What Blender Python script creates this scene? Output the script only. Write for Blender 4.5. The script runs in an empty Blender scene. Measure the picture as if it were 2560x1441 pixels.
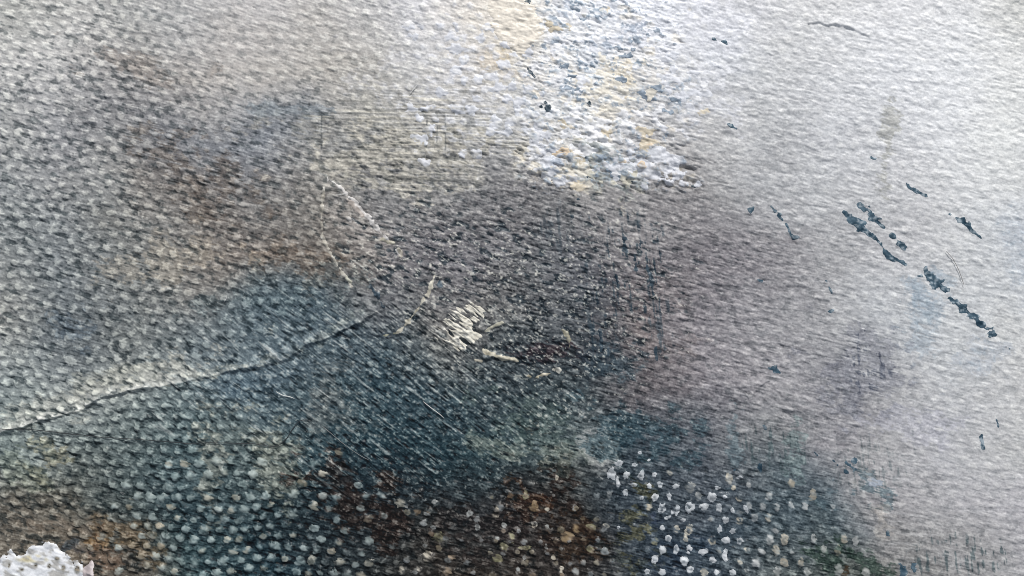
import bpy, math
import numpy as np

# ------------------------------------------------------------------ camera, world, light, exposure
S = 3.0e-5                       # metres per photo pixel: the framed piece of canvas is about 77 mm wide
scn = bpy.context.scene
COL = scn.collection
def W(px, py, h=0.0):            # photo pixel on the canvas plane + height in pixels -> metres
    return ((px - 1280.0) * S, (720.5 - py) * S, h * S)

cam_d = bpy.data.cameras.new("camera")
cam = bpy.data.objects.new("camera", cam_d)
COL.objects.link(cam)
cam_d.lens = 35.0
cam_d.sensor_width = 36.0
cam_d.clip_start = 0.002
cam_d.clip_end = 5.0
CAM_Z = 1280 * S * 35.0 / 18.0
cam.location = (0, 0, CAM_Z + 3 * S)
cam_d.dof.use_dof = True
cam_d.dof.focus_distance = CAM_Z
cam_d.dof.aperture_fstop = 8.0
scn.camera = cam

world = bpy.data.worlds.new("World")
scn.world = world
world.use_nodes = True
bg = world.node_tree.nodes["Background"]
bg.inputs[0].default_value = (0.80, 0.88, 1.0, 1)
bg.inputs[1].default_value = 0.39

def area_lamp(name, loc, size_x, size_y, power, colour):
    ld = bpy.data.lights.new(name, 'AREA')
    ld.shape = 'RECTANGLE'
    ld.size, ld.size_y = size_x, size_y
    ld.energy = power
    ld.color = colour
    o = bpy.data.objects.new(name, ld)
    COL.objects.link(o)
    o.location = loc
    d = np.array(loc, float)
    from mathutils import Vector
    o.rotation_euler = Vector(d).to_track_quat('Z', 'Y').to_euler()
    return o
area_lamp("window_light", (0.16, 0.54, 0.46), 0.24, 0.16, 6.2, (1.0, 0.975, 0.94))

scn.cycles.filter_width = 0.95
vs = scn.view_settings
vs.view_transform = 'Standard'
vs.look = 'None'
vs.exposure = 0.0
vs.gamma = 1.0

# ------------------------------------------------------------------ noise fields on a regular grid of the canvas
STEP = 2.0
X0, Y0, NX, NY = -896.0, -720.0, 2176, 1440
gx = X0 + STEP * np.arange(NX)
gy = Y0 + STEP * np.arange(NY)
PX, PY = np.meshgrid(gx, gy)
PX = PX.astype(np.float32); PY = PY.astype(np.float32)
FX = np.fft.rfftfreq(NX, STEP)[None, :]
FY = np.fft.fftfreq(NY, STEP)[:, None]
_seed = [11]
def grf(sx, sy, ang=0.0):
    """gaussian noise, correlation lengths sx (along ang, degrees, down-right positive) and sy (across), unit deviation"""
    _seed[0] += 1
    r = np.random.default_rng(_seed[0])
    a = math.radians(ang)
    u = FX * math.cos(a) + FY * math.sin(a)
    v = -FX * math.sin(a) + FY * math.cos(a)
    f = np.exp(-2 * math.pi ** 2 * ((u * sx) ** 2 + (v * sy) ** 2) * 0.5)
    n = np.fft.irfft2(np.fft.rfft2(r.standard_normal((NY, NX)).astype(np.float32)) * f, s=(NY, NX))
    return (n / n.std()).astype(np.float32)
def smooth(e0, e1, v):
    t = np.clip((v - e0) / (e1 - e0), 0, 1)
    return t * t * (3 - 2 * t)
def nodes(tab, xs, ys, X, Y):
    """smooth interpolation of a coarse table of values over the canvas"""
    tab = np.asarray(tab, np.float32)
    fx = np.clip((X - xs[0]) / (xs[1] - xs[0]), 0, len(xs) - 1.001)
    fy = np.clip((Y - ys[0]) / (ys[1] - ys[0]), 0, len(ys) - 1.001)
    ix = fx.astype(np.int32); iy = fy.astype(np.int32)
    tx = fx - ix; ty = fy - iy
    if tab.ndim == 3:
        tx = tx[..., None]; ty = ty[..., None]
    a = tab[iy, ix] * (1 - tx) + tab[iy, ix + 1] * tx
    b = tab[iy + 1, ix] * (1 - tx) + tab[iy + 1, ix + 1] * tx
    return a * (1 - ty) + b * ty
XS9 = [320 * i for i in range(9)]
YS6 = [288 * i for i in range(6)]
def coarse(tab):
    return nodes(tab, XS9, YS6, PX + 40 * nL, PY + 40 * nL2)

nL = grf(90, 90); nL2 = grf(90, 90)
nM = grf(28, 22, 15); nM2 = grf(28, 22, 15)
nS = grf(9, 7, 15); nS2 = grf(9, 7, 15); nS3 = grf(10, 6, 20)
nF = grf(3.2, 2.6); nF2 = grf(3.0, 2.6)
wrk = grf(26, 5.0, 14); wrk2 = grf(15, 3.4, 22)          # wrinkles of stiff paint
crk = grf(8, 4.5, 18); crk2 = grf(13, 7, 10)             # crinkles
strH = grf(70, 1.6, 1); strH2 = grf(45, 1.9, 3)          # level brush hairs
strD = grf(34, 2.3, 37); strD2 = grf(22, 2.0, 28)        # slanting brush hairs
nW = grf(1.5, 1.3); nW2 = grf(1.5, 1.3); strF = grf(12, 1.3, 14); strG = grf(10, 1.4, 38)   # finest grain and bristle marks
nR = grf(70, 13, 12); nR2 = grf(30, 8, 14); nG = grf(24, 12, 12); nG2 = grf(14, 9, 20)
strL = grf(17, 2.6, 22)
strV = grf(30, 2.6, 84)                                  # upright drag marks

# ------------------------------------------------------------------ weave of the canvas
CW, RW = 36.0, 27.5
wx = 3.0 * nM + 8 * nL; wy = 1.7 * nM2 + 7 * nL2
fade = smooth(200, 500, np.hypot(PX - 1720, (PY - 1300) * 1.5))
wx *= fade; wy *= fade
U = (PX + wx - 1565) / CW
V = (PY + wy - 1187) / RW
wv = 0.78 * np.cos(2 * np.pi * U) * np.cos(np.pi * V) + 0.36 * np.cos(2 * np.pi * V)
A_weave = coarse([
    [5.0, 4.0, 2.2, 2.4, 2.0, 2.0, 1.6, 1.4, 1.6],
    [6.0, 5.0, 3.2, 2.0, 2.2, 1.8, 1.5, 1.4, 1.5],
    [6.0, 6.0, 5.0, 2.4, 2.2, 2.0, 1.6, 1.5, 1.5],
    [6.0, 5.5, 4.0, 2.2, 2.0, 1.6, 1.6, 1.6, 1.6],
    [9.0, 9.5, 9.0, 3.6, 2.4, 2.6, 2.4, 1.6, 1.6],
    [7.0, 11., 12., 8.0, 5.5, 5.5, 7.0, 2.2, 1.6]])
A_crk = coarse([
    [1.0, 1.0, 0.9, 1.0, 1.0, 0.9, 0.9, 0.9, 1.0],
    [1.0, 1.2, 1.1, 1.0, 1.5, 1.2, 1.0, 0.9, 0.9],
    [1.0, 1.2, 1.8, 2.5, 2.7, 1.8, 1.0, 0.8, 0.8],
    [1.0, 1.0, 1.2, 2.4, 2.8, 1.6, 1.2, 0.8, 0.8],
    [1.1, 1.1, 1.1, 1.2, 1.3, 1.2, 1.1, 0.7, 0.7],
    [1.1, 1.1, 1.1, 1.1, 1.1, 1.1, 1.2, 0.9, 0.7]])
A_wrk = coarse([
    [0.8, 0.8, 0.7, 0.8, 0.7, 0.8, 0.9, 0.9, 0.9],
    [0.8, 0.8, 0.8, 0.8, 0.9, 1.1, 1.2, 1.1, 1.0],
    [0.6, 0.6, 0.8, 1.5, 1.7, 1.8, 1.5, 1.2, 1.0],
    [0.5, 0.6, 0.6, 0.9, 1.5, 1.8, 1.6, 1.3, 1.1],
    [0.4, 0.4, 0.4, 0.5, 0.6, 1.2, 1.4, 1.1, 0.9],
    [0.4, 0.4, 0.4, 0.4, 0.4, 0.5, 0.7, 0.9, 0.8]])
A_wrk *= 1 - 0.32 * smooth(1500, 1900, PX)
def ell(cx, cy, rx, ry, ang=0.0, wob=0.25, X=None, Y=None):
    """soft ellipse, 1 inside, with a ragged edge"""
    a = math.radians(ang)
    dx = PX - cx; dy = PY - cy
    u = (dx * math.cos(a) + dy * math.sin(a)) / rx
    v = (-dx * math.sin(a) + dy * math.cos(a)) / ry
    d = np.sqrt(u * u + v * v)
    return smooth(1.2, 0.65, d + wob * (0.55 * nM + 0.5 * nS + 0.3 * strF))
hair_zone = smooth(1.2, 0.7, np.sqrt(((PX - 1040) / 270) ** 2 + ((PY - 345) / 130) ** 2) + 0.1 * nM)   # cream brushed zone
diag_zone = smooth(1.25, 0.7, np.sqrt(((PX - 870) / 560) ** 2 + ((PY - 960) / 260) ** 2) + 0.12 * nM)

crack_zone0 = ell(1250, 700, 420, 320, 0, .3)
A_weave *= 0.85
A_crk *= 1 - 0.22 * crack_zone0
A_wrk *= 0.88
A_weave *= 1 - 0.65 * ell(70, 1440, 170, 75, 0, .2)
bump = smooth(-0.55, 0.85, wv + 0.22 * nS + 0.16 * nF) * 2 - 0.7
H = A_weave * (0.36 * bump + 0.10 * wv) * (0.9 + 0.22 * nM2)
A_crk *= 1 - 0.5 * smooth(1000, 700, PX)
H += A_crk * (0.34 * crk + 0.25 * crk2 * np.abs(crk2) + 0.26 * nF)
# scalloped rows: paint piled against each weft thread, rising slowly and breaking off sharply on the lower side
def scallop(period, slope, n1, n2, a1, a2):
    ph = (PY - slope * PX) / period + a1 * n1 + a2 * n2
    fr = ph - np.floor(ph)
    return np.where(fr < 0.78, fr / 0.78, (1 - fr) / 0.22)
sc1 = scallop(26.0, 0.17, nR, nS, 0.30, 0.13)
sc2 = scallop(15.0, 0.24, nR2, nS3, 0.35, 0.16)
H += A_wrk * (1.15 * sc1 * np.clip(nG + 0.35, 0, 1.6) + 0.75 * sc2 * np.clip(nG2 + 0.2, 0, 1.6) + 0.16 * wrk + 0.10 * wrk2)
H += hair_zone * (0.42 * strH + 0.30 * strH2)
H += diag_zone * (0.30 * strD + 0.28 * strD2)
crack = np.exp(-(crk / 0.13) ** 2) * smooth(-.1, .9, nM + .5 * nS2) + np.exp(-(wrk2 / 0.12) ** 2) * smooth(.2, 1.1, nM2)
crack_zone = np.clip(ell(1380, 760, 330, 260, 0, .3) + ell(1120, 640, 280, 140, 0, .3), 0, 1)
H -= crack * (1.5 * crack_zone + 0.35 * A_wrk)
H += 0.30 * strL * smooth(1150, 750, PX)
H += 0.10 * nF2 + (0.20 - 0.08 * smooth(1500, 1900, PX)) * strF * (1 - diag_zone) + 0.16 * strG * diag_zone
imp = np.clip(ell(1480, 60, 170, 110) + ell(1400, 210, 130, 130) + ell(1540, 320, 170, 110) + ell(1650, 430, 110, 50)
              + ell(1390, 400, 80, 90) + ell(1600, 110, 110, 110), 0, 1)
ter = 1.7 * nS3 + 1.4 * crk2
low_imp = 0.16 + 0.5 * smooth(260, 400, PY)
H += imp * (low_imp * 1.5 * (np.floor(ter) + smooth(0.25, 0.6, ter - np.floor(ter))) + 0.28 * nF + 0.30 * strF + 0.22 * nW)

def poly_dist(pts, X, Y):
    """distance to a polyline, and the signed side (positive = below it in the photo)"""
    best = np.full(X.shape, 1e9, np.float32); side = np.zeros(X.shape, np.float32); par = np.zeros(X.shape, np.float32)
    L = 0.0
    seg = [math.hypot(pts[i + 1][0] - pts[i][0], pts[i + 1][1] - pts[i][1]) for i in range(len(pts) - 1)]
    T = sum(seg) or 1.0
    for (ax, ay), (bx, by), sl in zip(pts[:-1], pts[1:], seg):
        ux, uy = (bx - ax) / sl, (by - ay) / sl
        t = np.clip((X - ax) * ux + (Y - ay) * uy, 0, sl)
        dx = X - ax - t * ux; dy = Y - ay - t * uy
        d = np.sqrt(dx * dx + dy * dy)
        m = d < best
        best = np.where(m, d, best)
        side = np.where(m, ux * dy - uy * dx, side)
        par = np.where(m, (L + t) / T, par)
        L += sl
    return best, side, par
def ridge(pts, lip, width, drop):
    """a lip of pushed-up paint along a line, falling off sharply on its lower side"""
    global H
    d, s, t = poly_dist(pts, PX + 1.2 * nS, PY + 1.2 * nS2 + 2.5 * nM)
    e = smooth(0, 0.05, t) * smooth(1, 0.95, t)
    up = (0.55 * np.exp(-np.clip(-s, 0, None) / width) + 0.45 * np.exp(-np.clip(-s, 0, None) / (3 * width))) * (s <= 0)
    dn = smooth(6.0, 0.0, s) * (s > 0)
    near = (d < 90)
    H += near * e * (lip * (up + dn) + drop * smooth(70, 0, d) * (s > 4) * -1.0) * np.clip(0.8 + 0.3 * nM + 0.2 * nS, .35, 1.4)
    return d, s
rd, rs = ridge([(-60, 1108), (0, 1085), (100, 1050), (185, 1028), (250, 1000), (330, 974), (450, 955), (530, 935), (640, 917), (705, 902),
       (760, 868), (860, 825), (910, 800), (965, 770)], 7.5, 10.0, 1.0)
ridge([(2015, 58), (2050, 60), (2105, 63), (2140, 75), (2180, 95)], 3.5, 12.0, 0.5)
ridge([(1205, 905), (1235, 898), (1300, 905)], 5.0, 10.0, 0.5)
ridge([(1195, 833), (1260, 812), (1330, 822), (1400, 848)], 3.0, 8.0, 0.5)
ridge([(945, 852), (990, 838), (1020, 830)], 4.0, 9.0, 0.5)
ridge([(1880, 985), (1905, 960), (1925, 950)], 4.0, 8.0, 0.5)

# ------------------------------------------------------------------ film colours (sRGB 0..255), coarse table by position, paler to the right
XS17 = [160 * i for i in range(17)]
YS10 = [160 * i for i in range(10)]
BASE_RGB = [
 [(172,172,168),(183,182,179),(167,167,165),(175,174,173),(188,185,184),(184,181,178),(192,191,191),(208,207,209),(226,218,206),(222,224,228),(226,229,237),(214,214,219),(203,203,204),(208,208,209),(214,214,216),(214,214,214),(188,188,184)],
 [(185,184,182),(187,186,184),(152,150,148),(164,160,156),(177,173,169),(177,173,167),(184,181,176),(200,199,199),(218,210,196),(214,218,224),(212,208,202),(207,209,214),(193,194,195),(204,205,207),(212,213,216),(218,219,221),(214,214,213)],
 [(157,158,157),(144,145,147),(136,136,137),(128,130,134),(131,135,141),(152,151,149),(167,165,159),(174,172,167),(190,190,190),(200,198,194),(192,191,192),(184,183,183),(180,181,183),(194,195,198),(204,205,208),(215,216,218),(215,216,215)],
 [(142,145,146),(145,146,146),(143,143,141),(117,112,108),(124,122,120),(130,128,124),(128,128,128),(120,120,121),(118,117,119),(134,132,131),(148,146,146),(146,144,144),(163,163,165),(179,180,182),(194,194,196),(206,207,208),(207,208,208)],
 [(135,139,139),(127,132,134),(129,130,128),(132,128,123),(123,116,110),(118,113,108),(118,117,119),(112,112,116),(108,110,113),(100,103,108),(112,110,113),(124,121,125),(140,138,141),(164,164,166),(184,184,186),(197,198,199),(190,194,199)],
 [(140,141,138),(112,118,121),(120,124,123),(116,122,124),(100,112,117),(84,98,106),(90,98,103),(112,112,110),(98,101,103),(90,95,100),(116,111,112),(130,127,131),(147,146,149),(160,160,162),(181,183,186),(189,191,193),(194,195,195)],
 [(143,150,150),(145,151,150),(140,146,144),(113,124,126),(93,110,120),(87,100,106),(69,87,95),(65,82,90),(73,84,89),(76,84,88),(106,102,105),(138,134,138),(150,148,151),(142,142,146),(169,169,171),(184,185,187),(189,189,189)],
 [(123,134,132),(115,124,123),(107,118,118),(93,109,112),(103,114,113),(63,83,90),(49,69,77),(51,71,78),(65,82,87),(98,107,108),(65,80,87),(100,103,109),(126,128,130),(141,139,143),(165,164,165),(179,179,182),(184,184,184)],
 [(106,103,96),(97,97,91),(79,88,88),(61,78,84),(61,77,82),(43,57,63),(44,51,56),(47,60,66),(53,54,56),(57,52,49),(64,72,79),(66,78,88),(80,92,99),(85,98,105),(150,148,150),(169,168,170),(179,177,181)],
 [(112,106,97),(112,104,93),(93,90,84),(75,94,97),(47,66,74),(53,62,66),(63,66,66),(60,57,54),(62,56,51),(58,56,55),(70,77,81),(66,76,88),(90,98,100),(86,93,90),(120,120,118),(148,147,147),(164,163,165)]]
qx = PX + 26 * nL + 13 * nM + 4 * nS
qy = PY + 26 * nL2 + 10 * nM2 + 3 * nS2
C = nodes(BASE_RGB, XS17, YS10, qx, qy)
def put(m, rgb):
    global C
    m = m[..., None]
    C = C * (1 - m) + np.array(rgb, np.float32) * m
for cx, cy, rx, ry, an, rgb, st in [
    (520, 430, 120, 62, 25, (98, 89, 82), .5), (360, 165, 110, 30, 5, (130, 121, 114), .45), (745, 655, 95, 45, 25, (114, 100, 88), .45),
    (440, 655, 140, 36, -12, (165, 154, 138), .4), (700, 755, 150, 45, -8, (86, 102, 107), .4), (600, 880, 110, 46, 0, (100, 112, 118), .35), (1010, 385, 240, 62, 0, (170, 166, 156), .8), (1180, 420, 120, 30, 5, (158, 156, 152), .5), (890, 560, 95, 40, 42, (152, 147, 142), .5), (1730, 130, 90, 120, 10, (216, 217, 223), .5), (1750, 250, 60, 60, 0, (205, 206, 212), .4), (1420, 380, 120, 60, 0, (205, 204, 204), .5),
    (700, 320, 105, 48, 0, (110, 114, 120), .4), (715, 274, 85, 9, 2, (120, 128, 134), .65), (175, 830, 45, 40, 0, (86, 100, 112), .5),
    (400, 925, 130, 24, -20, (160, 160, 152), .75), (640, 905, 110, 10, -14, (132, 136, 130), .6), (820, 828, 90, 10, -30, (124, 132, 130), .6), (150, 1008, 170, 30, -22, (152, 154, 146), .6), (120, 1150, 40, 30, 20, (150, 140, 110), .4),
    (540, 1150, 50, 95, 5, (148, 146, 134), .5), (690, 1165, 45, 85, -12, (148, 148, 134), .5), (820, 1030, 60, 60, 35, (118, 118, 115), .45), (60, 1180, 70, 40, 10, (122, 130, 116), .4),
    (900, 1290, 90, 62, 35, (44, 33, 29), .75), (850, 1200, 60, 30, 30, (46, 38, 36), .6), (1410, 1230, 45, 80, -32, (38, 28, 24), .75),
    (1330, 1245, 42, 36, 35, (70, 45, 28), .6), (1430, 1340, 60, 45, 20, (60, 46, 34), .6), (1180, 1320, 130, 60, 5, (46, 38, 36), .5),
    (1345, 1080, 110, 60, 30, (96, 110, 104), .45), (1400, 1135, 140, 18, 4, (134, 140, 132), .5), (1490, 1110, 28, 75, -28, (165, 166, 166), .6),
    (1355, 885, 70, 24, 5, (54, 44, 50), .75), (1600, 1335, 34, 95, 5, (88, 87, 66), .75), (1610, 1090, 110, 60, 20, (56, 80, 90), .6),
    (1660, 1390, 70, 40, 0, (48, 62, 78), .5), (1638, 1290, 24, 34, 25, (46, 58, 80), .55), (1600, 850, 90, 60, 0, (122, 112, 111), .3),
    (1545, 915, 60, 45, 0, (58, 76, 86), .6), (190, 1318, 130, 16, 4, (122, 110, 98), .45), (250, 1360, 50, 10, 5, (152, 122, 86), .6),
    (330, 1345, 60, 35, 20, (108, 92, 70), .5), (255, 1405, 45, 36, 10, (112, 92, 78), .55), (175, 1365, 28, 10, -35, (62, 70, 76), .8),
    (195, 1378, 20, 14, 0, (105, 100, 98), .7), (2140, 1395, 70, 34, 20, (48, 66, 58), .7), (2120, 1430, 12, 24, 0, (70, 48, 28), .6),
    (1990, 1110, 20, 60, 0, (112, 132, 132), .5), (1835, 1120, 20, 55, 0, (92, 112, 120), .5), (2175, 1230, 56, 44, 20, (86, 104, 112), .7),
    (2312, 790, 34, 80, 12, (150, 164, 176), .4), (2300, 725, 26, 30, 0, (150, 165, 178), .35), (2545, 650, 26, 70, 0, (174, 180, 188), .4), (2440, 900, 40, 60, 20, (172, 178, 187), .45),
    (2280, 1070, 70, 34, 0, (178, 178, 190), .4), (2222, 350, 17, 70, 2, (158, 158, 152), .6), (2150, 920, 78, 66, 0, (116, 118, 128), .5),
    (1570, 185, 50, 34, 15, (222, 206, 176), .75), (1500, 235, 90, 50, 25, (220, 210, 192), .5), (1420, 430, 80, 30, 20, (214, 205, 184), .45),
    (1250, 150, 20, 30, 40, (206, 186, 150), .5), (1285, 185, 60, 20, 35, (206, 192, 172), .5), (1500, 420, 70, 35, 10, (120, 130, 132), .5),
    (1640, 230, 70, 40, 10, (158, 162, 166), .5), (1960, 210, 80, 60, 0, (200, 200, 203), .3), (2190, 1210, 20, 12, 0, (190, 195, 208), .6),
    (2200, 1290, 20, 70, -20, (178, 172, 165), .5), (1130, 200, 140, 80, 0, (196, 196, 202), .35)]:
    k = ell(cx, cy, rx * 1.15, ry * 1.15, an, 0.8)
    put(st * smooth(0.22, 0.80, k + (0.24 * nS + 0.18 * strF + 0.18 * wv + 0.16 * nF) * smooth(0, .25, k)), rgb)

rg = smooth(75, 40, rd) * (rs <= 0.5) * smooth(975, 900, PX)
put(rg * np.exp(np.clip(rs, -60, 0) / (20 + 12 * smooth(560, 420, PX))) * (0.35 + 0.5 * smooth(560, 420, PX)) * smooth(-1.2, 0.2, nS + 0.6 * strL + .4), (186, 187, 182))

def blur(F, sig):
    f = np.exp(-2 * math.pi ** 2 * sig * sig * (FX ** 2 + FY ** 2))
    return np.stack([np.fft.irfft2(np.fft.rfft2(F[..., c]) * f, s=(NY, NX)) for c in range(3)], -1).astype(np.float32)
C_mix = blur(C, 30)
C_mix -= (15 * smooth(150, 60, C_mix.mean(-1)))[..., None]
# dry brush: pale paint caught on the threads' tops, dark paint left in the hollows
P_top = coarse([
    [.40, .35, .12, .40, .30, .15, .12, .10, .10],
    [.42, .40, .20, .30, .25, .12, .12, .12, .10],
    [.45, .50, .45, .18, .12, .10, .10, .12, .10],
    [.55, .50, .40, .34, .30, .16, .15, .15, .15],
    [.52, .55, .50, .20, .34, .20, .16, .14, .12],
    [.45, .50, .50, .40, .28, .30, .40, .20, .10]])
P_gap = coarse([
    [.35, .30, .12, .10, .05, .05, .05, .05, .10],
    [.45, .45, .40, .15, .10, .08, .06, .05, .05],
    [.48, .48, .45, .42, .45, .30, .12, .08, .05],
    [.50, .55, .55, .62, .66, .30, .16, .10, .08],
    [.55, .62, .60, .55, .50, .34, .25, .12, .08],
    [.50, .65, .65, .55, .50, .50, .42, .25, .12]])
left_zone = smooth(1150, 750, PX)
fin = (0.3 * nW + 0.8 * strF) * (1 - diag_zone) + diag_zone * (0.15 * nW + 0.75 * strG + 0.6 * strD)
fin = fin * (1 - .6 * left_zone) + .95 * left_zone * strL
loc = wv * 1.05 + 0.17 * nS + 0.10 * crk + 0.20 * nF + 0.34 * fin + 0.12 * nW
pale = np.minimum(C * 1.0 + 62, 234) * np.array([1.0, 0.995, 0.965], np.float32)
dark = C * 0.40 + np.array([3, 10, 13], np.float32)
m = smooth(0.25, 1.15, loc) * P_top * 1.35
C = C * (1 - m[..., None]) + pale * m[..., None]
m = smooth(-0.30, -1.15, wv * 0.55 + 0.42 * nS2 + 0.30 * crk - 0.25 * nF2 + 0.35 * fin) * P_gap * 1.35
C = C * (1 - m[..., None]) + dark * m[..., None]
# painted crack shade, teal remnants between crinkles of the grey middle, painted sparkle glints
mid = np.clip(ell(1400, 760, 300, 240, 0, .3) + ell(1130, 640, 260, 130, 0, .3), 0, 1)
put(crack_zone * np.clip(crack, 0, 1) * 0.7, (36, 46, 54))  # shadow lines of the cracks, darkened in the colour
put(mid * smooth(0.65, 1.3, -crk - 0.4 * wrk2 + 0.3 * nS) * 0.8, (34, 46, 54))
put(np.clip(mid + 0.5 * ell(1000, 1000, 700, 330, 0, .3), 0, 1) * smooth(1.5, 2.1, nF + 0.5 * nW + 0.6 * strG + 0.35 * nS + 0.2 * wv) * 0.7, (192, 191, 182))  # glints on the bumps, painted in as pale grains
# the dry brushing keeps each passage's overall tone
C += 0.95 * (C_mix - blur(C, 30))
# upright teal drag marks
vz = np.clip(ell(1590, 670, 75, 110, 0, .25) + ell(1515, 760, 40, 190, 0, .25) + 0.7 * ell(1650, 800, 40, 110, 0, .3) + .5 * ell(1400, 560, 60, 60), 0, 1)
put(vz * smooth(0.75, 1.2, strV + 0.5 * crk - 0.25 * wv) * 0.85, (48, 62, 72))
vz = np.clip(ell(1920, 1120, 110, 60, 0, .3) + ell(2380, 1400, 170, 60, 0, .3) * 0.9 + .5 * ell(2180, 1180, 120, 90), 0, 1)
put(vz * smooth(0.8, 1.3, strV + 0.7 * nS) * 0.8, (74, 88, 92))
put(np.clip(ell(2310, 770, 45, 90, 12, .5) + .7 * ell(2440, 890, 50, 70, 25, .5) + .7 * ell(2545, 640, 40, 90, 0, .5), 0, 1) * smooth(0.3, 1.0, 0.7 * nS + 0.5 * nF + 0.4 * strV - .3 * wv) * 0.55, (140, 153, 164))
put(ell(2150, 920, 80, 80, 0, .3) * smooth(0.75, 1.2, nS + 0.5 * strV) * 0.7, (72, 78, 92))
# slate specks in the white impasto and its creams
put(imp * smooth(330, 200, PY) * 0.35, (236, 237, 241))
put(imp * smooth(0.8, 1.3, 0.7 * nS3 + 0.6 * nF + 0.5 * nM + 0.25 * nW) * 0.8, (118, 131, 146))
put(np.clip(ell(1440, 40, 90, 60, 0, .5) + ell(1430, 200, 80, 90, 0, .5) + ell(1560, 130, 50, 40, 0, .5) + ell(1660, 235, 80, 45, 0, .5) + .8 * ell(1520, 420, 80, 40, 0, .5), 0, 1) * smooth(0.35, 1.0, 0.7 * nF + 0.5 * nS3 + 0.4 * strF + 0.4 * nW + 0.3 * nM) * 0.62, (130, 145, 160))
put(imp * smooth(1.1, 1.8, nS2 + 0.4 * nM2) * 0.35, (226, 214, 192))
put(imp * smooth(0.8, 1.5, nM + 0.5 * nS) * 0.35, (212, 216, 228))
put(ell(1190, 210, 190, 220, 0, .4) * smooth(-0.05, 0.55, wv + 0.5 * nS + 0.15 * fin + 0.3 * nM) * 0.65, (207, 208, 215))
# cream brushed zone: fine grey hairs of the brush
put(hair_zone * smooth(0.5, 1.5, -strH) * 0.45, (108, 108, 104))
put(hair_zone * smooth(0.4, 1.5, strH2) * 0.45, (212, 206, 190))
put(hair_zone * smooth(0.9, 1.4, nM - 0.4 * wv) * 0.55, (118, 120, 122))
for lx, ly0, ly1 in [(803, 270, 400), (1066, 280, 420), (1114, 290, 390), (1093, 280, 360)]:
    put(smooth(2.6, 0.6, np.abs(PX - lx + 0.6 * nS)) * (PY > ly0) * (PY < ly1) * smooth(-0.8, .4, nS2) * 0.6, (80, 84, 86))
# fine scratches
put(diag_zone * smooth(1.7, 2.3, strD) * 0.5, (190, 192, 188))
put(smooth(1.1, 2.0, strH2) * smooth(1700, 2100, PX) * 0.18, (235, 235, 236))
dk = smooth(190, 90, C.mean(-1))                             # lean dark paint shows more of its grain than thick pale paint
C += ((4.0 + 4.0 * dk) * nW + (2.5 + 3.0 * dk) * nF + 2.5 * nS3 + (4.0 + 6.0 * dk) * (strF * (1 - diag_zone) + strG * diag_zone))[..., None] * np.array([1, 1, 0.97], np.float32)
C = np.clip(C, 10, 244)

GAIN = 1.0
def lin(c):
    c = np.asarray(c, np.float32) / 255.0
    return np.where(c <= 0.04045, c / 12.92, ((c + 0.055) / 1.055) ** 2.4) * GAIN

# ------------------------------------------------------------------ materials
def paint_material(name, rough, grain):
    m = bpy.data.materials.new(name)
    m.use_nodes = True
    nt = m.node_tree; N = nt.nodes; L = nt.links
    b = N["Principled BSDF"]
    b.inputs["Specular IOR Level"].default_value = .2
    at = N.new("ShaderNodeAttribute"); at.attribute_name = "pigment"
    tc = N.new("ShaderNodeTexCoord")
    n1 = N.new("ShaderNodeTexNoise"); n1.inputs["Scale"].default_value = 9000; n1.inputs["Detail"].default_value = 3
    L.new(tc.outputs["Object"], n1.inputs["Vector"])
    r1 = N.new("ShaderNodeMapRange"); r1.inputs[1].default_value = .3; r1.inputs[2].default_value = .7
    r1.inputs[3].default_value = 1 - grain; r1.inputs[4].default_value = 1 + grain
    L.new(n1.outputs[0], r1.inputs[0])
    mx = N.new("ShaderNodeVectorMath"); mx.operation = 'SCALE'
    L.new(at.outputs["Color"], mx.inputs[0]); L.new(r1.outputs[0], mx.inputs["Scale"])
    L.new(mx.outputs[0], b.inputs["Base Color"])
    n2 = N.new("ShaderNodeTexNoise"); n2.inputs["Scale"].default_value = 700; n2.inputs["Detail"].default_value = 4
    L.new(tc.outputs["Object"], n2.inputs["Vector"])
    r2 = N.new("ShaderNodeMapRange"); r2.inputs[1].default_value = .3; r2.inputs[2].default_value = .7
    r2.inputs[3].default_value = rough - .1; r2.inputs[4].default_value = rough + .15
    L.new(n2.outputs[0], r2.inputs[0]); L.new(r2.outputs[0], b.inputs["Roughness"])
    n3 = N.new("ShaderNodeTexNoise"); n3.inputs["Scale"].default_value = 12000; n3.inputs["Detail"].default_value = 2
    L.new(tc.outputs["Object"], n3.inputs["Vector"])
    bp = N.new("ShaderNodeBump"); bp.inputs["Strength"].default_value = .35; bp.inputs["Distance"].default_value = 2e-5
    L.new(n3.outputs[0], bp.inputs["Height"]); L.new(bp.outputs[0], b.inputs["Normal"])
    return m
M_paint = paint_material("oil_paint", .42, .10)
M_body = paint_material("oil_paint_thick", .38, .08)
def plain(name, rgb, rough):
    m = bpy.data.materials.new(name); m.use_nodes = True
    nt = m.node_tree; b = nt.nodes["Principled BSDF"]
    n = nt.nodes.new("ShaderNodeTexNoise"); n.inputs["Scale"].default_value = 900
    r = nt.nodes.new("ShaderNodeMix"); r.data_type = 'RGBA'
    r.inputs[6].default_value = (*rgb, 1); r.inputs[7].default_value = (*[c * .7 for c in rgb], 1)
    nt.links.new(n.outputs[0], r.inputs[0]); nt.links.new(r.outputs[2], b.inputs["Base Color"])
    b.inputs["Roughness"].default_value = rough
    return m

# ------------------------------------------------------------------ the painting
BASE = -420.0                                             # back of the canvas and its board, in pixels of height
painting = bpy.data.objects.new("painting", None)
COL.objects.link(painting)
painting.location = (0, 0, BASE * S)
painting["label"] = "abstract oil painting in grey, white and dark teal on coarse woven canvas, seen very close"
painting["category"] = "painting"

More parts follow.
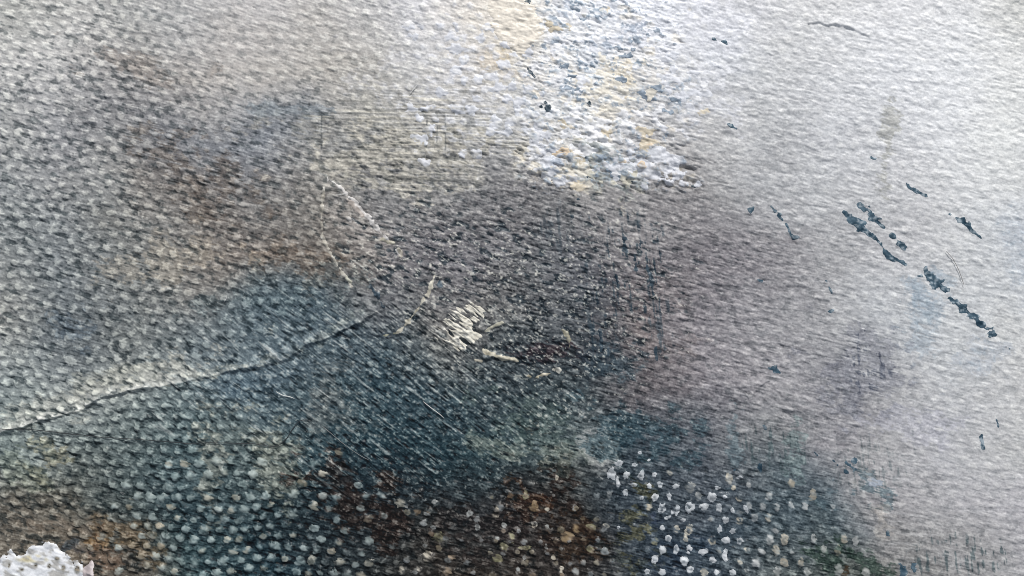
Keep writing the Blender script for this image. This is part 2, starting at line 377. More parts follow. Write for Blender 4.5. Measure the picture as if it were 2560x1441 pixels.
def mesh_obj(name, verts, faces, cols, mat, parent, smooth_shade=True):
    me = bpy.data.meshes.new(name)
    nv = len(verts); nf = len(faces); k = faces.shape[1]
    me.vertices.add(nv)
    v = np.array(verts, np.float32)
    if parent is painting:
        v[:, 2] -= BASE * S
    me.vertices.foreach_set("co", v.ravel())
    me.loops.add(nf * k)
    me.loops.foreach_set("vertex_index", faces.astype(np.int32).ravel())
    me.polygons.add(nf)
    me.polygons.foreach_set("loop_start", np.arange(0, nf * k, k, dtype=np.int32))
    if smooth_shade:
        me.polygons.foreach_set("use_smooth", np.ones(nf, bool))
    me.update(calc_edges=True)
    if cols is not None:
        a = me.attributes.new("pigment", 'FLOAT_COLOR', 'POINT')
        a.data.foreach_set("color", np.concatenate([cols, np.ones((nv, 1), np.float32)], 1).astype(np.float32).ravel())
    me.materials.append(mat)
    o = bpy.data.objects.new(name, me)
    COL.objects.link(o)
    o.parent = parent
    return o

def grid_faces(ny, nx):
    i = np.arange(ny * nx).reshape(ny, nx)
    return np.stack([i[:-1, :-1], i[1:, :-1], i[1:, 1:], i[:-1, 1:]], -1).reshape(-1, 4)
ci = np.unique(np.concatenate([np.arange(0, NX, 8), [NX - 1], np.where((gx > -44) & (gx < 2604))[0]]))
ri = np.unique(np.concatenate([np.arange(0, NY, 8), [NY - 1], np.where((gy > -44) & (gy < 1485))[0]]))
sx = PX[np.ix_(ri, ci)]; sy = PY[np.ix_(ri, ci)]; sh = H[np.ix_(ri, ci)]
vv = np.stack([(sx - 1280) * S, (720.5 - sy) * S, sh * S], -1).reshape(-1, 3)
film = mesh_obj("paint_film", vv, grid_faces(len(ri), len(ci)), lin(C[np.ix_(ri, ci)].reshape(-1, 3)), M_paint, painting)
# raw canvas wrapped round its board, under the paint film and down its edges
x0, x1, y0, y1 = gx[0] - 6, gx[-1] + 6, gy[0] - 6, gy[-1] + 6
cv = []
for (ins, hz) in [(60, BASE), (0, BASE + 12), (0, -45), (30, -22)]:
    cv += [W(x0 + ins, y0 + ins, hz), W(x1 - ins, y0 + ins, hz), W(x1 - ins, y1 - ins, hz), W(x0 + ins, y1 - ins, hz)]
cf = [[4 * r + j, 4 * r + 4 + j, 4 * r + 4 + (j + 1) % 4, 4 * r + (j + 1) % 4] for r in range(3) for j in range(4)] + [[0, 1, 2, 3], [15, 14, 13, 12]]
mesh_obj("canvas", cv, np.array(cf), None, plain("raw_linen", (.55, .48, .36), .9), painting, False)

def sample(F, X, Y):
    fx = np.clip((X - X0) / STEP, 0, NX - 1.001); fy = np.clip((Y - Y0) / STEP, 0, NY - 1.001)
    ix = fx.astype(int); iy = fy.astype(int); tx = fx - ix; ty = fy - iy
    if F.ndim == 3:
        tx = tx[..., None]; ty = ty[..., None]
    return (F[iy, ix] * (1 - tx) + F[iy, ix + 1] * tx) * (1 - ty) + (F[iy + 1, ix] * (1 - tx) + F[iy + 1, ix + 1] * tx) * ty

rng = np.random.default_rng(5)
def daub(name, box, field, thick, soft, rgb, step=3.0, vary=10.0, tint=None, label=None, relief=None, under=0.0):
    """a raised daub of paint lying on the film: field(X, Y) > 0 inside, in pixels"""
    xs = np.arange(box[0], box[1] + step, step); ys = np.arange(box[2], box[3] + step, step)
    X, Y = np.meshgrid(xs, ys)
    f = field(X, Y)
    h = sample(H, X, Y)
    z = h + np.where(f > 0, 0.35 + thick * smooth(0, soft, f), np.maximum(-1.2, 0.35 + f * 0.6))
    if relief is not None:
        z += np.where(f > 0, relief(X, Y) * smooth(0, soft, f), 0)
    c = np.empty(X.shape + (3,), np.float32); c[:] = rgb
    if tint is not None:
        c = tint(X, Y, c)
    if under:
        c = c * (1 - under) + sample(C, X, Y) * under
    c += (vary * (0.6 * sample(nF, X, Y) + 0.6 * sample(nS3, X, Y)))[..., None]
    q = np.maximum(np.maximum(f[:-1, :-1], f[1:, :-1]), np.maximum(f[:-1, 1:], f[1:, 1:])) > 0
    fc = grid_faces(*X.shape)[q.ravel()]
    if len(fc) < 2:
        return None
    used = np.unique(fc)
    re = np.full(X.size, -1); re[used] = np.arange(len(used))
    v = np.stack([(X - 1280) * S, (720.5 - Y) * S, z * S], -1).reshape(-1, 3)[used]
    o = mesh_obj(name, v, re[fc], lin(np.clip(c, 8, 246).reshape(-1, 3)[used]), M_body, painting)
    if label:
        o["label"] = label
    return o

def stroke(name, pts, wid, rgb, rag=0.9, thick=1.2, hole=0.0, **k):
    """a dragged mark: polyline with a width at each point, ragged by the weave"""
    P = np.array(pts, float); w = np.array(wid if hasattr(wid, "__len__") else [wid] * len(P), float)
    if len(P) == 1:
        P = np.vstack([P, P + [0.6, 0.3]]); w = np.repeat(w, 2)
    seg = np.r_[0, np.cumsum(np.hypot(*np.diff(P, axis=0).T))]; seg = seg / seg[-1]
    def f(X, Y):
        d, s, t = poly_dist([tuple(p) for p in P], X, Y)
        ww = np.interp(t, seg, w)
        return ww - d - hole * np.clip(0.9 * sample(nF2, X, Y) + 0.6 * sample(nS3, X, Y) - 0.35 * sample(wv, X, Y) - .2, 0, 2) + rag * (ww * 0.45 + 1.0) * (0.8 * sample(nS, X, Y) + 0.5 * sample(nF, X, Y) + 0.35 * sample(wv, X, Y))
    pad = w.max() * 2.2 + 6
    return daub(name, (P[:, 0].min() - pad, P[:, 0].max() + pad, P[:, 1].min() - pad, P[:, 1].max() + pad), f, thick, 3.0, rgb, step=2.2, **k)

# dark teal dashes on the pale right side
TEAL = (62, 83, 97)
for pts, w in [
    ([(2265, 455), (2278, 470), (2292, 478), (2305, 484), (2318, 491)], [5, 5, 5, 4, 3]),
    ([(2110, 530), (2130, 548), (2150, 563), (2165, 575), (2180, 590), (2194, 601)], [4, 8, 10, 9, 6, 4]),
    ([(2151, 508), (2155, 525), (2170, 532), (2185, 545), (2200, 557), (2208, 568)], [3, 7, 10, 7, 6, 4]),
    ([(2229, 588), (2234, 591)], [4, 4]), ([(2246, 610), (2254, 614), (2262, 620)], [5, 6, 4]),
    ([(2204, 613), (2215, 630), (2230, 645), (2248, 652), (2265, 660)], [4, 6, 7, 6, 4]),
    ([(2397, 548), (2408, 553), (2420, 565), (2435, 578), (2455, 597)], [7, 8, 5, 4, 1.5]),
    ([(2314, 672), (2322, 684), (2334, 702), (2350, 718), (2366, 727)], [5, 8, 9, 12, 8]),
    ([(2376, 745), (2392, 756), (2410, 771), (2428, 788), (2446, 803), (2464, 820), (2480, 832), (2490, 836)], [5, 7, 8, 8, 9, 8, 8, 4]),
    ([(2517, 867), (2533, 877)], [4, 5]), ([(1928, 516), (1938, 528)], [2.5, 3.5]), ([(1946, 538), (1952, 545), (1957, 549)], [4, 6, 4]),
    ([(1966, 560), (1972, 575), (1979, 588), (1984, 594), (1996, 594)], [2.5, 3, 5, 5, 2.5]), ([(1870, 523), (1877, 525), (1884, 524)], [5, 8, 5]),
    ([(1784, 98), (1796, 101), (1810, 105)], [3, 6, 5]), ([(1822, 312), (1832, 316), (1842, 323)], [3, 5, 3]),
    ([(2297, 692), (2303, 690)], [4, 4]), ([(2073, 780), (2077, 781)], [4, 4]), ([(2325, 430)], [3.5]), ([(2180, 394), (2188, 398)], [3, 3]),
    ([(2376, 535)], [3.5]), ([(2066, 702), (2074, 720), (2080, 732)], [1.5, 3, 2]), ([(1922, 920), (1938, 926), (1951, 934)], [4, 7, 4]),
    ([(1903, 1164), (1904, 1172)], [6, 6]), ([(1839, 1176)], [5]), ([(1912, 1066), (1914, 1074)], [5, 4]), ([(1895, 700), (1905, 703)], [3, 3]),
    ([(2085, 1152), (2094, 1163)], [3.5, 3.5]), ([(2114, 1158), (2128, 1168), (2141, 1174)], [3, 4, 4]), ([(2136, 1148), (2138, 1154)], [5, 5]),
    ([(2114, 1180), (2118, 1182)], [4, 4]), ([(2036, 1130), (2046, 1140)], [2, 2.5]), ([(2219, 1337)], [6]), ([(2140, 1050), (2147, 1042)], [2, 2]),
    ([(2452, 1092), (2460, 1122)], [3, 2]), ([(2493, 1052), (2498, 1068)], [2.5, 2]), ([(2285, 1412), (2288, 1430)], [5, 5]), ([(2254, 1420), (2258, 1436)], [7, 8]),
    ([(2250, 1412), (2262, 1418)], [3, 3])]:
    stroke("paint_dash", pts, [a * 1.0 for a in w], TEAL, vary=16, thick=.08, hole=.7, rag=.85, tint=lambda X, Y, c: c + (sample(C, X, Y) - c) * (.45 * smooth(.2, 1.3, .8 * sample(nF, X, Y) + .6 * sample(nW, X, Y) - .4 * sample(wv, X, Y)))[..., None])
for pts, w in [  # dark marks in the middle and in the white impasto
    ([(1097, 704), (1098, 712)], [4, 4]), ([(925, 716), (940, 735), (958, 768)], [4, 5, 2]),
    ([(1320, 171), (1328, 181), (1337, 191)], [2, 3.5, 3]), ([(1309, 1), (1322, 5)], [3, 3]), ([(1375, 54), (1377, 66)], [2.5, 4]),
    ([(1370, 273)], [5]), ([(1351, 266)], [3]), ([(1474, 264), (1473, 260)], [4, 4]), ([(1503, 270)], [3]), ([(1364, 254)], [3]),
    ([(1347, 316), (1349, 326)], [4, 4]), ([(1460, 390), (1464, 393)], [4, 4]), ([(1470, 442), (1484, 446)], [4, 3]), ([(1550, 448), (1580, 454)], [2, 3]),
    ([(1372, 275), (1366, 272)], [3, 3]), ([(1720, 462), (1740, 468)], [2.5, 3]), ([(1445, 498)], [3.5]), ([(1430, 540)], [3.5]),
    ([(1560, 598), (1564, 625)], [6, 5]), ([(1600, 610), (1606, 632)], [4, 3]), ([(1615, 655), (1625, 690), (1633, 735)], [3, 5, 4]), ([(1588, 640), (1592, 672)], [5, 4]),
    ([(1500, 830), (1505, 880)], [4, 4]), ([(1524, 860), (1520, 890)], [5, 4]), ([(1540, 690), (1545, 715)], [4, 3]), ([(1640, 870), (1642, 900)], [3, 2])]:
    stroke("paint_dash", pts, w, (52, 66, 77), vary=14, thick=.25, tint=lambda X, Y, c: c + (sample(C, X, Y) - c) * (.45 * smooth(.2, 1.3, .8 * sample(nF, X, Y) + .6 * sample(nW, X, Y) - .4 * sample(wv, X, Y)))[..., None])

# slate and blue clusters within the white
for x, y, r in [(1405, 165, 11), (1475, 163, 8), (1556, 197, 9), (1450, 225, 14), (1440, 235, 12), (1425, 220, 9), (1465, 218, 10), (1430, 187, 9), (1460, 45, 8), (1440, 22, 7),
                (1500, 42, 9), (1503, 75, 6), (1570, 140, 12), (1545, 120, 9), (1585, 125, 8), (1620, 240, 12), (1660, 235, 10), (1690, 250, 8), (1640, 215, 9), (1600, 230, 8),
                (1670, 275, 9), (1530, 405, 10), (1515, 425, 11), (1540, 440, 9), (1500, 390, 7)]:
    stroke("slate_fleck", [(x - r, y), (x + r, y + r * .3)], [r * .35, r * .3], (132, 144, 157), rag=1.8, thick=.4, vary=16)

# pale ridges and the palette knife smear in the middle
Z6 = lambda a: [(950 + x / 4.8, 670 + y / 4.8) for x, y in a]
Z7 = lambda a: [(760 + x / 4.8, 420 + y / 4.8) for x, y in a]
for pts, w, rgb in [
    (Z6([(1460, 660), (1350, 710), (1270, 760)]), [3, 4, 3], (186, 182, 164)), (Z6([(1230, 980), (1330, 1040), (1450, 1075), (1560, 1090), (1660, 1110)]), [3, 6, 6, 4, 2.5], (186, 178, 158)),
    (Z6([(2190, 740), (2240, 800), (2270, 860), (2280, 980)]), [3, 5, 5, 2.5], (164, 158, 138)), (Z6([(1780, 1300), (1850, 1320), (1920, 1290), (2050, 1270)]), [3, 6, 3, 2.5], (182, 172, 150)),
    (Z6([(2080, 1220), (2150, 1230)]), [3, 5], (182, 178, 168)), (Z6([(1150, 1100), (1210, 1120)]), [5, 4], (190, 182, 165)), (Z6([(0, 830), (90, 800), (190, 790)]), [2, 4, 3], (150, 148, 128)),
    ([(815, 446), (850, 466), (878, 495), (900, 522), (930, 558), (962, 592), (1000, 640)], [2.5, 3.2, 4.5, 4.5, 4, 3.2, 2], (202, 198, 195)), (Z7([(275, 110), (285, 150)]), [5, 6], (208, 204, 200)),
    ([(812, 452), (806, 500), (803, 545), (806, 590), (818, 618), (838, 655), (860, 690), (878, 716)], [3, 2, 2, 3, 2.6, 2, 2, 3], (172, 167, 156)),
    ([(1085, 690), (1078, 716), (1066, 738)], [2, 4, 5], (206, 200, 184)), ([(1060, 748), (1045, 772), (1032, 790), (1018, 806), (1000, 826), (985, 838)], [3, 2.2, 3.5, 4, 2.5, 2], (192, 186, 170)),
    (Z7([(500, 1330), (550, 1370)]), [4, 6], (182, 180, 164)), (Z7([(930, 850), (1000, 890), (1070, 910)]), [4, 6, 6], (188, 182, 164)), (Z7([(540, 620), (560, 660)]), [6, 5], (186, 182, 178)),
    (Z7([(1130, 980), (1170, 1060)]), [4, 5], (180, 174, 162)), (Z7([(560, 420), (700, 560)]), [8, 7], (168, 158, 150))]:
    stroke("paint_ridge", pts, w, rgb, rag=.8, thick=.7, vary=18, under=.2, hole=1.3)

def inside(poly, X, Y):
    """signed distance to a polygon, positive inside"""
    P = [tuple(p) for p in poly]; P = P + [P[0]]
    d, _, _ = poly_dist(P, X, Y)
    c = np.zeros(X.shape, bool)
    for (ax, ay), (bx, by) in zip(P[:-1], P[1:]):
        if ay == by:
            continue
        k = ((ay > Y) != (by > Y)) & (X < (bx - ax) * (Y - ay) / (by - ay) + ax)
        c ^= k
    return np.where(c, d, -d)
def box_of(poly, pad=8):
    a = np.array(poly)
    return (a[:, 0].min() - pad, a[:, 0].max() + pad, a[:, 1].min() - pad, a[:, 1].max() + pad)

knife = Z6([(1080, 440), (1200, 460), (1245, 500), (1230, 590), (1160, 670), (1125, 740), (1170, 830), (1120, 930), (1000, 975), (940, 1000), (760, 930), (640, 860), (740, 660), (840, 520), (960, 500)])
def knife_f(X, Y):
    s = inside(knife, X, Y)
    u = ((X - 1195) * math.cos(.55) + (Y - 820) * math.sin(.55))          # along the drag
    st = 0.9 * sample(strG, X, Y) + 0.6 * sample(strD2, X, Y) + 0.35 * sample(nS, X, Y) - 0.1
    return np.minimum(s + 4 * sample(nS2, X, Y) + 3 * sample(strG, X, Y), 5.0 + 4.8 * st + np.clip(u + 22, -80, 10) * 0.06)
daub("palette_knife_smear", box_of(knife), knife_f, 1.2, 4.5, (206, 202, 190), step=1.6, vary=14, tint=lambda X, Y, c: c + (sample(C, X, Y) - c) * (np.clip(.85 * smooth(.1, 1.2, sample(strG, X, Y) + .5 * sample(strD2, X, Y) + np.clip((1125 - X) / 45, -1.1, 1.2)), 0, .95))[..., None],
     relief=lambda X, Y: 0.35 * sample(strD2, X, Y))

cream = [(1234, -60), (1310, -60), (1309, 0), (1342, 21), (1359, 48), (1361, 83), (1330, 117), (1313, 134), (1280, 125), (1238, 88), (1232, 52), (1234, 0)]
def cream_f(X, Y):
    return np.minimum(inside(cream, X + 4 * sample(nM, X, Y), Y) + 4 * sample(nS, X, Y) + 3 * sample(strH2, X, Y), 30)
daub("cream_brush_stroke", box_of(cream, 14), cream_f, 1.6, 7.0, (227, 219, 207), step=2.0, vary=4,
     relief=lambda X, Y: 0.40 * np.sin((Y + 9 * np.sin(X / 21.0) + 8 * sample(nM, X, Y)) / 1.65) * (0.6 + 0.4 * sample(nM2, X, Y)))

ZB = lambda a: [(x / 6.4, 1241 + y / 6.4) for x, y in a]
corner = [(-320, 1480), (-200, 1420), (-60, 1412)] + ZB([(0, 1040), (90, 1000), (150, 890), (240, 960), (330, 930), (430, 850), (640, 760), (740, 745), (890, 780), (940, 880), (1060, 960), (1110, 1050), (1160, 1120), (1230, 1000), (1290, 1060), (1330, 1290)]) + [(205, 1520), (150, 1640), (-200, 1640)]
pits = [(1010, 1150, 45, 60), (1230, 1180, 62, 85), (910, 1000, 55, 40), (780, 1120, 40, 50), (340, 1180, 50, 35), (140, 1110, 30, 50), (560, 1110, 40, 35)]
def pit_m(X, Y):
    m = np.zeros(X.shape)
    for zx, zy, rx, ry in pits:
        cx, cy = zx / 6.4, 1241 + zy / 6.4
        m = np.maximum(m, smooth(1.2, 0.5, np.hypot((X - cx) / (rx / 6.4), (Y - cy) / (ry / 6.4))))
    return m
def corner_t(X, Y, c):
    m = (smooth(1.3, .5, np.hypot((X - 82) / 42, (Y - 1398) / 11)) * .75 * smooth(-1.2, .6, sample(nS, X, Y)))[..., None]
    c = c * (1 - m) + np.array((205, 192, 150)) * m
    m = (.75 * smooth(.1, 1.2, .6 * sample(nS2, X, Y) + .5 * sample(strL, X, Y) + .4 * sample(nF, X, Y) - .8 * sample(wv, X, Y)))[..., None]
    c = c * (1 - m) + np.array((160, 157, 152)) * m
    m = (pit_m(X, Y) * .75)[..., None]
    return c * (1 - m) + np.array((128, 126, 118)) * m
daub("white_paint_patch", (-340, 230, 1340, 1660), lambda X, Y: inside(corner, X, Y) + 3.5 * sample(nS, X, Y) + 2.0 * sample(nF, X, Y) + 5 * sample(wv, X, Y), .5, 6.0,
     (226, 227, 230), step=2.4, vary=6, tint=corner_t, relief=lambda X, Y: -.9 * pit_m(X, Y))
sl = ZB([(1440, 1030), (1475, 1040), (1500, 1290), (1330, 1290), (1340, 1150), (1420, 1100)])
daub("grey_paint_sliver", box_of(sl), lambda X, Y: inside(sl, X, Y) + 1.5 * sample(nS, X, Y), 1.8, 4.0, (180, 170, 170), step=2.2, vary=8,
     tint=lambda X, Y, c: c + (smooth(222, 232, X) * 40)[..., None])

# white and cream dots where the brush touched only the thread tops
TONE = {'w': (190, 193, 196), 'c': (188, 181, 166), 'f': (146, 148, 146), 'o': (138, 135, 110), 'g': (142, 124, 98), 'b': (138, 124, 108)}
def dot(x, y, rx, ry, kind):
    rx, ry = (rx * 1.1, ry * 1.1) if kind in 'wrrcr' else (rx * 1.3, ry * 1.3)
    ring = kind[0] == 'r'
    base = kind[-1] if kind != 'r' else 'w'
    ph = rng.uniform(0, 6.28, 3); am = rng.uniform(.03, .12, 3)
    tilt = rng.uniform(-.3, .3)
    def f(X, Y):
        dx, dy = X - x, Y - y
        u, v = dx * math.cos(tilt) + dy * math.sin(tilt), -dx * math.sin(tilt) + dy * math.cos(tilt)
        t = np.arctan2(v / ry, u / rx)
        r = np.hypot(u / rx, v / ry)
        e = 1 + am[0] * np.sin(2 * t + ph[0]) + am[1] * np.sin(3 * t + ph[1]) + am[2] * np.sin(5 * t + ph[2]) + .10 * sample(nF, X, Y) + .08 * sample(nW, X, Y)
        return (e - r) * min(rx, ry)
    c = np.array(TONE[base], float) + rng.uniform(-9, 9)
    def tint(X, Y, cc):
        r = np.hypot((X - x) / rx, (Y - y) / ry)
        m = (smooth(.75, .3, r + .25 * sample(nF, X, Y)) * (.8 if ring else .4) * smooth(-.8, .6, sample(nS, X, Y) + (.6 if ring else 0)))[..., None]
        m = np.clip(m + ((.35 if base == 't' else .5) * smooth(0, 1.0, .7 * sample(strD2, X, Y) + .6 * sample(nF, X, Y)) + (1.1 * smooth(.5, 1.15, r + .25 * sample(strL, X, Y)) if base in 'fogbct' else .35 * smooth(.7, 1.1, r)))[..., None] * (.95 if base in 'fogbct' else .45), 0, 1)
        return cc * (1 - m) + sample(C, X, Y) * m
    daub("paint_dot", (x - rx * 1.6 - 3, x + rx * 1.6 + 3, y - ry * 1.6 - 3, y + ry * 1.6 + 3), f, .35, min(rx, ry) * .6, c,
         step=max(1.5, min(rx, ry) / 4.6), vary=10, tint=tint, relief=(lambda X, Y: -.7 * smooth(.7, .2, np.hypot((X - x) / rx, (Y - y) / ry))) if ring else None)
D3 = """310 135 45 30 w;225 255 50 65 w;400 270 35 40 w;573 275 36 48 w;725 265 25 25 r;900 245 45 50 rc;490 150 24 17 w;660 98 15 10 w;555 10 18 15 w;480 385 35 20 w;662 395 26 28 w
790 380 30 30 r;975 400 36 22 w;1140 410 50 55 f;1455 420 26 18 w;1590 310 42 75 c;1640 420 28 30 c;1710 300 28 20 w;575 535 20 20 w;730 530 32 40 w;895 520 25 35 w;1235 510 35 60 f;1390 530 45 52 w
1537 520 22 18 w;1710 540 40 40 rc;655 645 40 40 c;815 655 42 45 r;970 680 45 55 r;1130 645 55 55 r;1300 640 45 35 w;1475 655 36 38 w;1628 680 20 26 w;1790 660 25 45 w;875 765 30 20 w
1055 793 28 15 w;1380 785 26 20 f;1550 795 32 35 w;1715 790 45 55 rc;655 890 28 55 o;815 880 25 26 w;980 895 38 45 c;1125 905 50 55 rc;1480 900 24 35 w;1630 920 34 28 w;735 1040 36 35 o
885 1005 35 38 w;1085 1005 30 45 c;1390 1030 48 55 rc;1555 1025 40 42 w;1715 1040 32 35 r;820 1140 36 45 w;975 1135 30 42 w;1130 1120 32 30 w;1115 1170 14 14 w;1295 1160 50 30 w;1475 1150 35 30 f
1545 1200 30 60 w;730 1250 40 40 w;1070 1270 45 45 w;1400 1255 36 30 w;1710 1280 36 40 c;1790 1140 40 40 rc;640 1390 26 28 w;815 1395 34 34 w;1135 1365 36 32 w;1305 1395 45 50 c;1445 1395 24 24 w
1630 1400 34 32 w;1800 1380 30 30 f;165 865 38 40 c;305 880 16 16 w;205 500 30 35 f;300 355 20 50 w;390 470 25 40 w"""
for s in D3.replace("\n", ";").split(";"):
    a = s.split()
    zx, zy, rx, ry = map(float, a[:4])
    dot(1480 + zx / 4.6325, 1130 + zy / 4.6325, rx / 4.6325, ry / 4.6325, a[4])
D8 = """495 940 75 65 o;345 1190 65 75 c;430 815 30 22 w;890 640 35 35 f;1235 635 50 65 rc;1720 780 38 42 rc;1885 805 20 20 w;1885 585 32 28 c;1330 1050 48 50 o;1435 940 40 65 o;1245 950 28 20 w;1245 1220 55 45 o
1590 1200 22 22 w;2140 945 70 60 g;2250 820 45 75 g;1715 560 50 60 g;2165 430 32 30 rf;2100 495 32 30 f;2240 560 25 40 rf;2005 180 25 35 c;2430 1100 45 40 o;2060 1095 28 25 f;1965 1200 30 40 c;2065 1360 32 50 c
2245 1380 42 45 f;2445 815 55 45 o;1505 1370 28 35 f;605 1390 50 45 b;240 1350 40 35 c;20 1340 40 50 c;670 1195 50 28 b;340 650 40 28 f;440 485 30 20 f;80 545 22 14 w;1340 780 35 35 f;990 810 28 45 f
1600 1080 80 25 o;1870 1080 20 45 f;1610 400 30 50 o"""
for s in D8.replace("\n", ";").split(";"):
    a = s.split()
    zx, zy, rx, ry = map(float, a[:4])
    dot(1000 + zx / 5.12, 1160 + zy / 5.12, rx / 5.12, ry / 5.12, 'f' if a[4] == 'w' else a[4])

# pale flecks on the thread tops of the dark lower left, and white ones between it and the impasto
def tops(xa, xb, ya, yb):
    for v in range(int((ya - 1187) / RW) - 2, int((yb - 1187) / RW) + 3):
        for u in range(int((xa - 1565) / CW) - 2, int((xb - 1565) / CW) + 3):
            tx, ty = 1565 + (u + (.5 if v % 2 else 0)) * CW, 1187 + v * RW
            x, y = tx, ty
            for _ in range(4):
                q = (np.array([x]), np.array([y]))
                x, y = tx - float(sample(wx, *q)[0]), ty - float(sample(wy, *q)[0])
            if xa < x < xb and ya < y < yb:
                yield x, y
cnt = 0
for x, y in tops(280, 1010, 1130, 1440):
    dens = float(sample(P_top, np.array([x]), np.array([y]))[0]) * (1.55 if y > 1240 else .6) * np.interp(x, [280, 400, 900, 1010], [.5, 1.1, 1.1, .6])
    if rng.random() < dens and cnt < 260:
        here = sample(C, np.array([x]), np.array([y]))[0]
        k = rng.random()
        c = np.array((158, 170, 168)) if k < .6 else np.array((186, 180, 164)) if k < .88 else np.array((146, 136, 118))
        c = c * .68 + here * .32
        TONE['t'] = tuple(c)
        s = rng.uniform(.75, 1.15)
        dot(x + rng.uniform(-1, 1), y + rng.uniform(-1, 1), 10.5 * s, 9 * s, 't')
        cnt += 1

n = 0
for x, y in tops(1010, 1520, 1190, 1440):
    if rng.random() < np.interp(y, [1190, 1300, 1440], [.22, .42, .6]) and n < 90:
        here = sample(C, np.array([x]), np.array([y]))[0]
        k = rng.random()
        c = np.array((150, 156, 158)) if k < .5 else np.array((150, 142, 122)) if k < .85 else np.array((136, 116, 94))
        TONE['t'] = tuple(c * .62 + here * .38)
        s = rng.uniform(.5, .95)
        dot(x + rng.uniform(-2, 2), y + rng.uniform(-2, 2), 8.5 * s, 8 * s, 't')
        n += 1
n = 0
for x, y in tops(1855, 2170, 1205, 1440):
    if rng.random() < np.interp(x, [1855, 2000, 2170], [.8, .7, .3]) * np.interp(y, [1205, 1300, 1440], [.7, .8, .9]) and n < 70:
        here = sample(C, np.array([x]), np.array([y]))[0]
        TONE['t'] = tuple((np.array((188, 188, 186)) if rng.random() < .65 else np.array((184, 172, 154))) * .75 + here * .25)
        s = rng.uniform(.7, 1.1)
        dot(x + rng.uniform(-3, 3), y + rng.uniform(-3, 3), 8 * s, 11 * s, 't')
        n += 1

def flake(name, x, y, r, asp, ang, rgb, thick=2.4, rough=.32):
    a = math.radians(ang); ph = rng.uniform(0, 6.28, 3)
    def f(X, Y):
        dx, dy = X - x, Y - y
        u, v = (dx * math.cos(a) + dy * math.sin(a)) / asp, (-dx * math.sin(a) + dy * math.cos(a))
        t = np.arctan2(v, u); d = np.hypot(u, v)
        return r * (1 + .18 * np.sin(2 * t + ph[0]) + .16 * np.sin(3 * t + ph[1]) + .1 * np.sin(6 * t + ph[2])) - d + rough * r * (.6 * sample(nS, X, Y) + .5 * sample(nF, X, Y))
    p = r * max(asp, 1) * 1.7 + 4
    daub(name, (x - p, x + p, y - p, y + p), f, thick, 3.0, rgb, step=2.4 if r < 14 else 2.8, vary=6, tint=lambda X, Y, c: c + (sample(C, X, Y) - c) * (np.clip(.15 + .75 * smooth(.2, 1.2, sample(nS3, X, Y) + .5 * sample(nF, X, Y)), 0, 1))[..., None])
LIL, WHT, CRM, OCH = (213, 215, 222), (231, 231, 234), (223, 217, 205), (208, 196, 174)
n = 0
for x, y in tops(1010, 1330, 60, 450):
    if rng.random() < np.interp(x, [1010, 1120, 1330], [.1, .5, .65]) * np.interp(y, [60, 330, 450], [1, .8, .1]) and n < 100:
        flake("paint_fleck", x, y, rng.uniform(8, 14), rng.uniform(1.1, 1.6), rng.uniform(-5, 20), np.array(LIL) + rng.uniform(-14, 2), .45)
        n += 1
zones = [(1470, 50, 160, 70, WHT), (1600, 90, 110, 80, LIL), (1400, 230, 80, 110, WHT), (1520, 230, 90, 50, CRM), (1560, 310, 150, 60, WHT), (1450, 350, 90, 60, WHT),
         (1660, 410, 80, 45, LIL), (1355, 390, 45, 60, LIL), (1430, 440, 70, 40, CRM), (1560, 420, 80, 40, LIL), (1400, 110, 70, 70, WHT), (1700, 220, 60, 60, LIL)]
for k in range(250):
    zx, zy, rx, ry, c = zones[k % len(zones)]
    x = zx + rx * rng.normal(0, .5); y = zy + ry * rng.normal(0, .5)
    if rng.random() < .25:
        c = [LIL, WHT, WHT, WHT, LIL, OCH][int(rng.integers(0, 6))]
    if y > 462 or y < -20:
        continue
    flake("impasto_flake", x, y, rng.uniform(4.5, 12) if y < 300 else rng.uniform(5, 13), rng.uniform(1.1, 2.2), rng.uniform(-5, 35), np.array(c) + rng.uniform(-12, 8), rng.uniform(.25, .6) * (1 if y < 330 else 1.7))
for x, y, r, asp in [(1347, 386, 13, 1.0), (1366, 406, 12, 1.0), (1376, 434, 13, 1.1), (1395, 457, 12, 1.3), (1625, 430, 18, 2.0), (1650, 385, 15, 2.0), (1695, 435, 13, 1.2), (1712, 458, 9, 1.3), (1746, 461, 9, 1.0),
                     (1674, 458, 9, 1.0), (1610, 465, 10, 1.0), (1536, 459, 9, 1.0), (1569, 458, 9, 1.1), (1502, 459, 7, 1.0), (1560, 437, 11, 1.1), (1585, 437, 10, 1.1), (1480, 440, 9, 1.4), (1340, 350, 16, .9), (1364, 340, 13, .9)]:
    flake("impasto_flake", x, y, r, asp, rng.uniform(-5, 20), np.array((208, 210, 217)) if not (1470 < x < 1600) else np.array((196, 192, 178)), 1.2)
for x, y, r in [(1398, 388, 9), (1418, 388, 8), (1413, 379, 8), (1628, 362, 7), (1605, 412, 8), (1557, 404, 7)]:
    flake("impasto_flake", x, y, r, 1.6, 10, np.array((214, 192, 164)), 1.6)

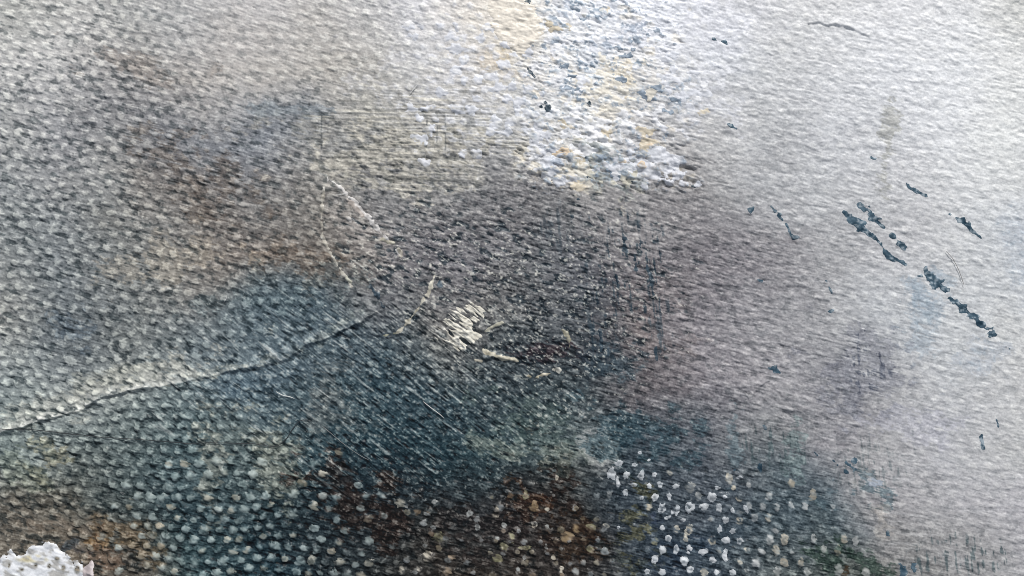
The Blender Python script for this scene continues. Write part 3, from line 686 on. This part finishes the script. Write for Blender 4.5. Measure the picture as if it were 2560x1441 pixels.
# ------------------------------------------------------------------ loose hairs and lint lying on the paint
def tube(name, pts, r0, mat, label, cat, lift=4.0, grp=None):
    P = np.array(pts, float)
    # smooth the path
    t = np.r_[0, np.cumsum(np.hypot(*np.diff(P, axis=0).T))]
    tt = np.linspace(0, t[-1], max(8, int(t[-1] / 5)))
    q = np.stack([np.interp(tt, t, P[:, 0]), np.interp(tt, t, P[:, 1])], 1)
    for _ in range(3):
        q[1:-1] = .25 * q[:-2] + .5 * q[1:-1] + .25 * q[2:]
    hz = sample(H, q[:, 0], q[:, 1])
    hz = np.maximum(hz, np.convolve(np.pad(hz, 4, 'edge'), np.ones(9) / 9, 'valid')) + lift
    k = 5; n = len(q)
    d = np.gradient(q, axis=0); d /= np.linalg.norm(d, axis=1)[:, None] + 1e-9
    rr = r0 * np.interp(np.arange(n), [0, 2, n - 3, n - 1], [.4, 1, 1, .4])
    vs_ = []
    for j in range(k):
        a = 2 * math.pi * j / k
        vs_.append(np.stack([(q[:, 0] - 1280 - d[:, 1] * rr * math.cos(a)) * S, (720.5 - q[:, 1] - d[:, 0] * rr * math.cos(a)) * S, (hz + rr * math.sin(a)) * S], 1))
    v = np.stack(vs_, 1).reshape(-1, 3)
    org = v.mean(0); v = v - org
    f = [[i * k + j, i * k + (j + 1) % k, (i + 1) * k + (j + 1) % k, (i + 1) * k + j] for i in range(n - 1) for j in range(k)]
    o = mesh_obj(name, v, np.array(f), None, mat, None)
    o.location = org
    o["label"] = label; o["category"] = cat
    if grp:
        o["group"] = grp
    return o
M_hair = plain("dark_hair", (.03, .032, .036), .4)
M_lint = plain("white_lint", (.72, .72, .70), .6)
M_grey = plain("grey_hair", (.30, .29, .28), .45)
hp = [(x / 2, 720 + y / 2) for x, y in [(0, 703), (160, 707), (350, 730), (500, 745), (700, 757), (830, 768), (950, 778), (1080, 774), (1200, 778)]] + \
     [(640 + x / 2, 720 + y / 2) for x, y in [(0, 780), (50, 790), (90, 796), (130, 780), (160, 745), (180, 710), (205, 675), (228, 660), (255, 658), (280, 668)]]
tube("hair", hp, 1.0, M_hair, "long dark hair lying across the lower left, curling up at its right end", "hair")
tube("hair", [(2363, 628), (2380, 645), (2395, 672), (2405, 700), (2410, 716)], .8, M_grey, "short fine grey hair on pale paint below the dark teal dashes at right", "hair")
tube("lint_fibre", [(690, 979), (697, 984), (708, 989), (718, 991), (730, 993), (736, 997)], 1.2, M_lint, "curled white lint fibre on blue grey paint below the long paint ridge", "lint")
tube("lint_fibre", [(566, 740), (567, 746), (564, 752), (561, 754)], 1.2, M_lint, "tiny hooked white lint fibre on grey paint above the long paint ridge", "lint")
tube("lint_fibre", [(805, 1065), (835, 1090), (870, 1118), (905, 1142), (922, 1150)], .55, M_grey, "long straight pale lint fibre slanting across dark teal paint", "lint")
tube("lint_fibre", [(1058, 1004), (1080, 1022), (1100, 1036), (1110, 1046)], 1.0, M_lint, "short thick pale lint fibre in the teal just below the palette knife smear", "lint")
tube("lint_fibre", [(1023, 237), (1032, 226), (1045, 211)], .9, M_lint, "small straight pale lint fibre on the cream brushed paint at top", "lint")
tube("lint_fibre", [(838, 488), (852, 488), (868, 482)], .8, M_lint, "wispy pale lint fibre beside the white arched paint ridge", "lint")
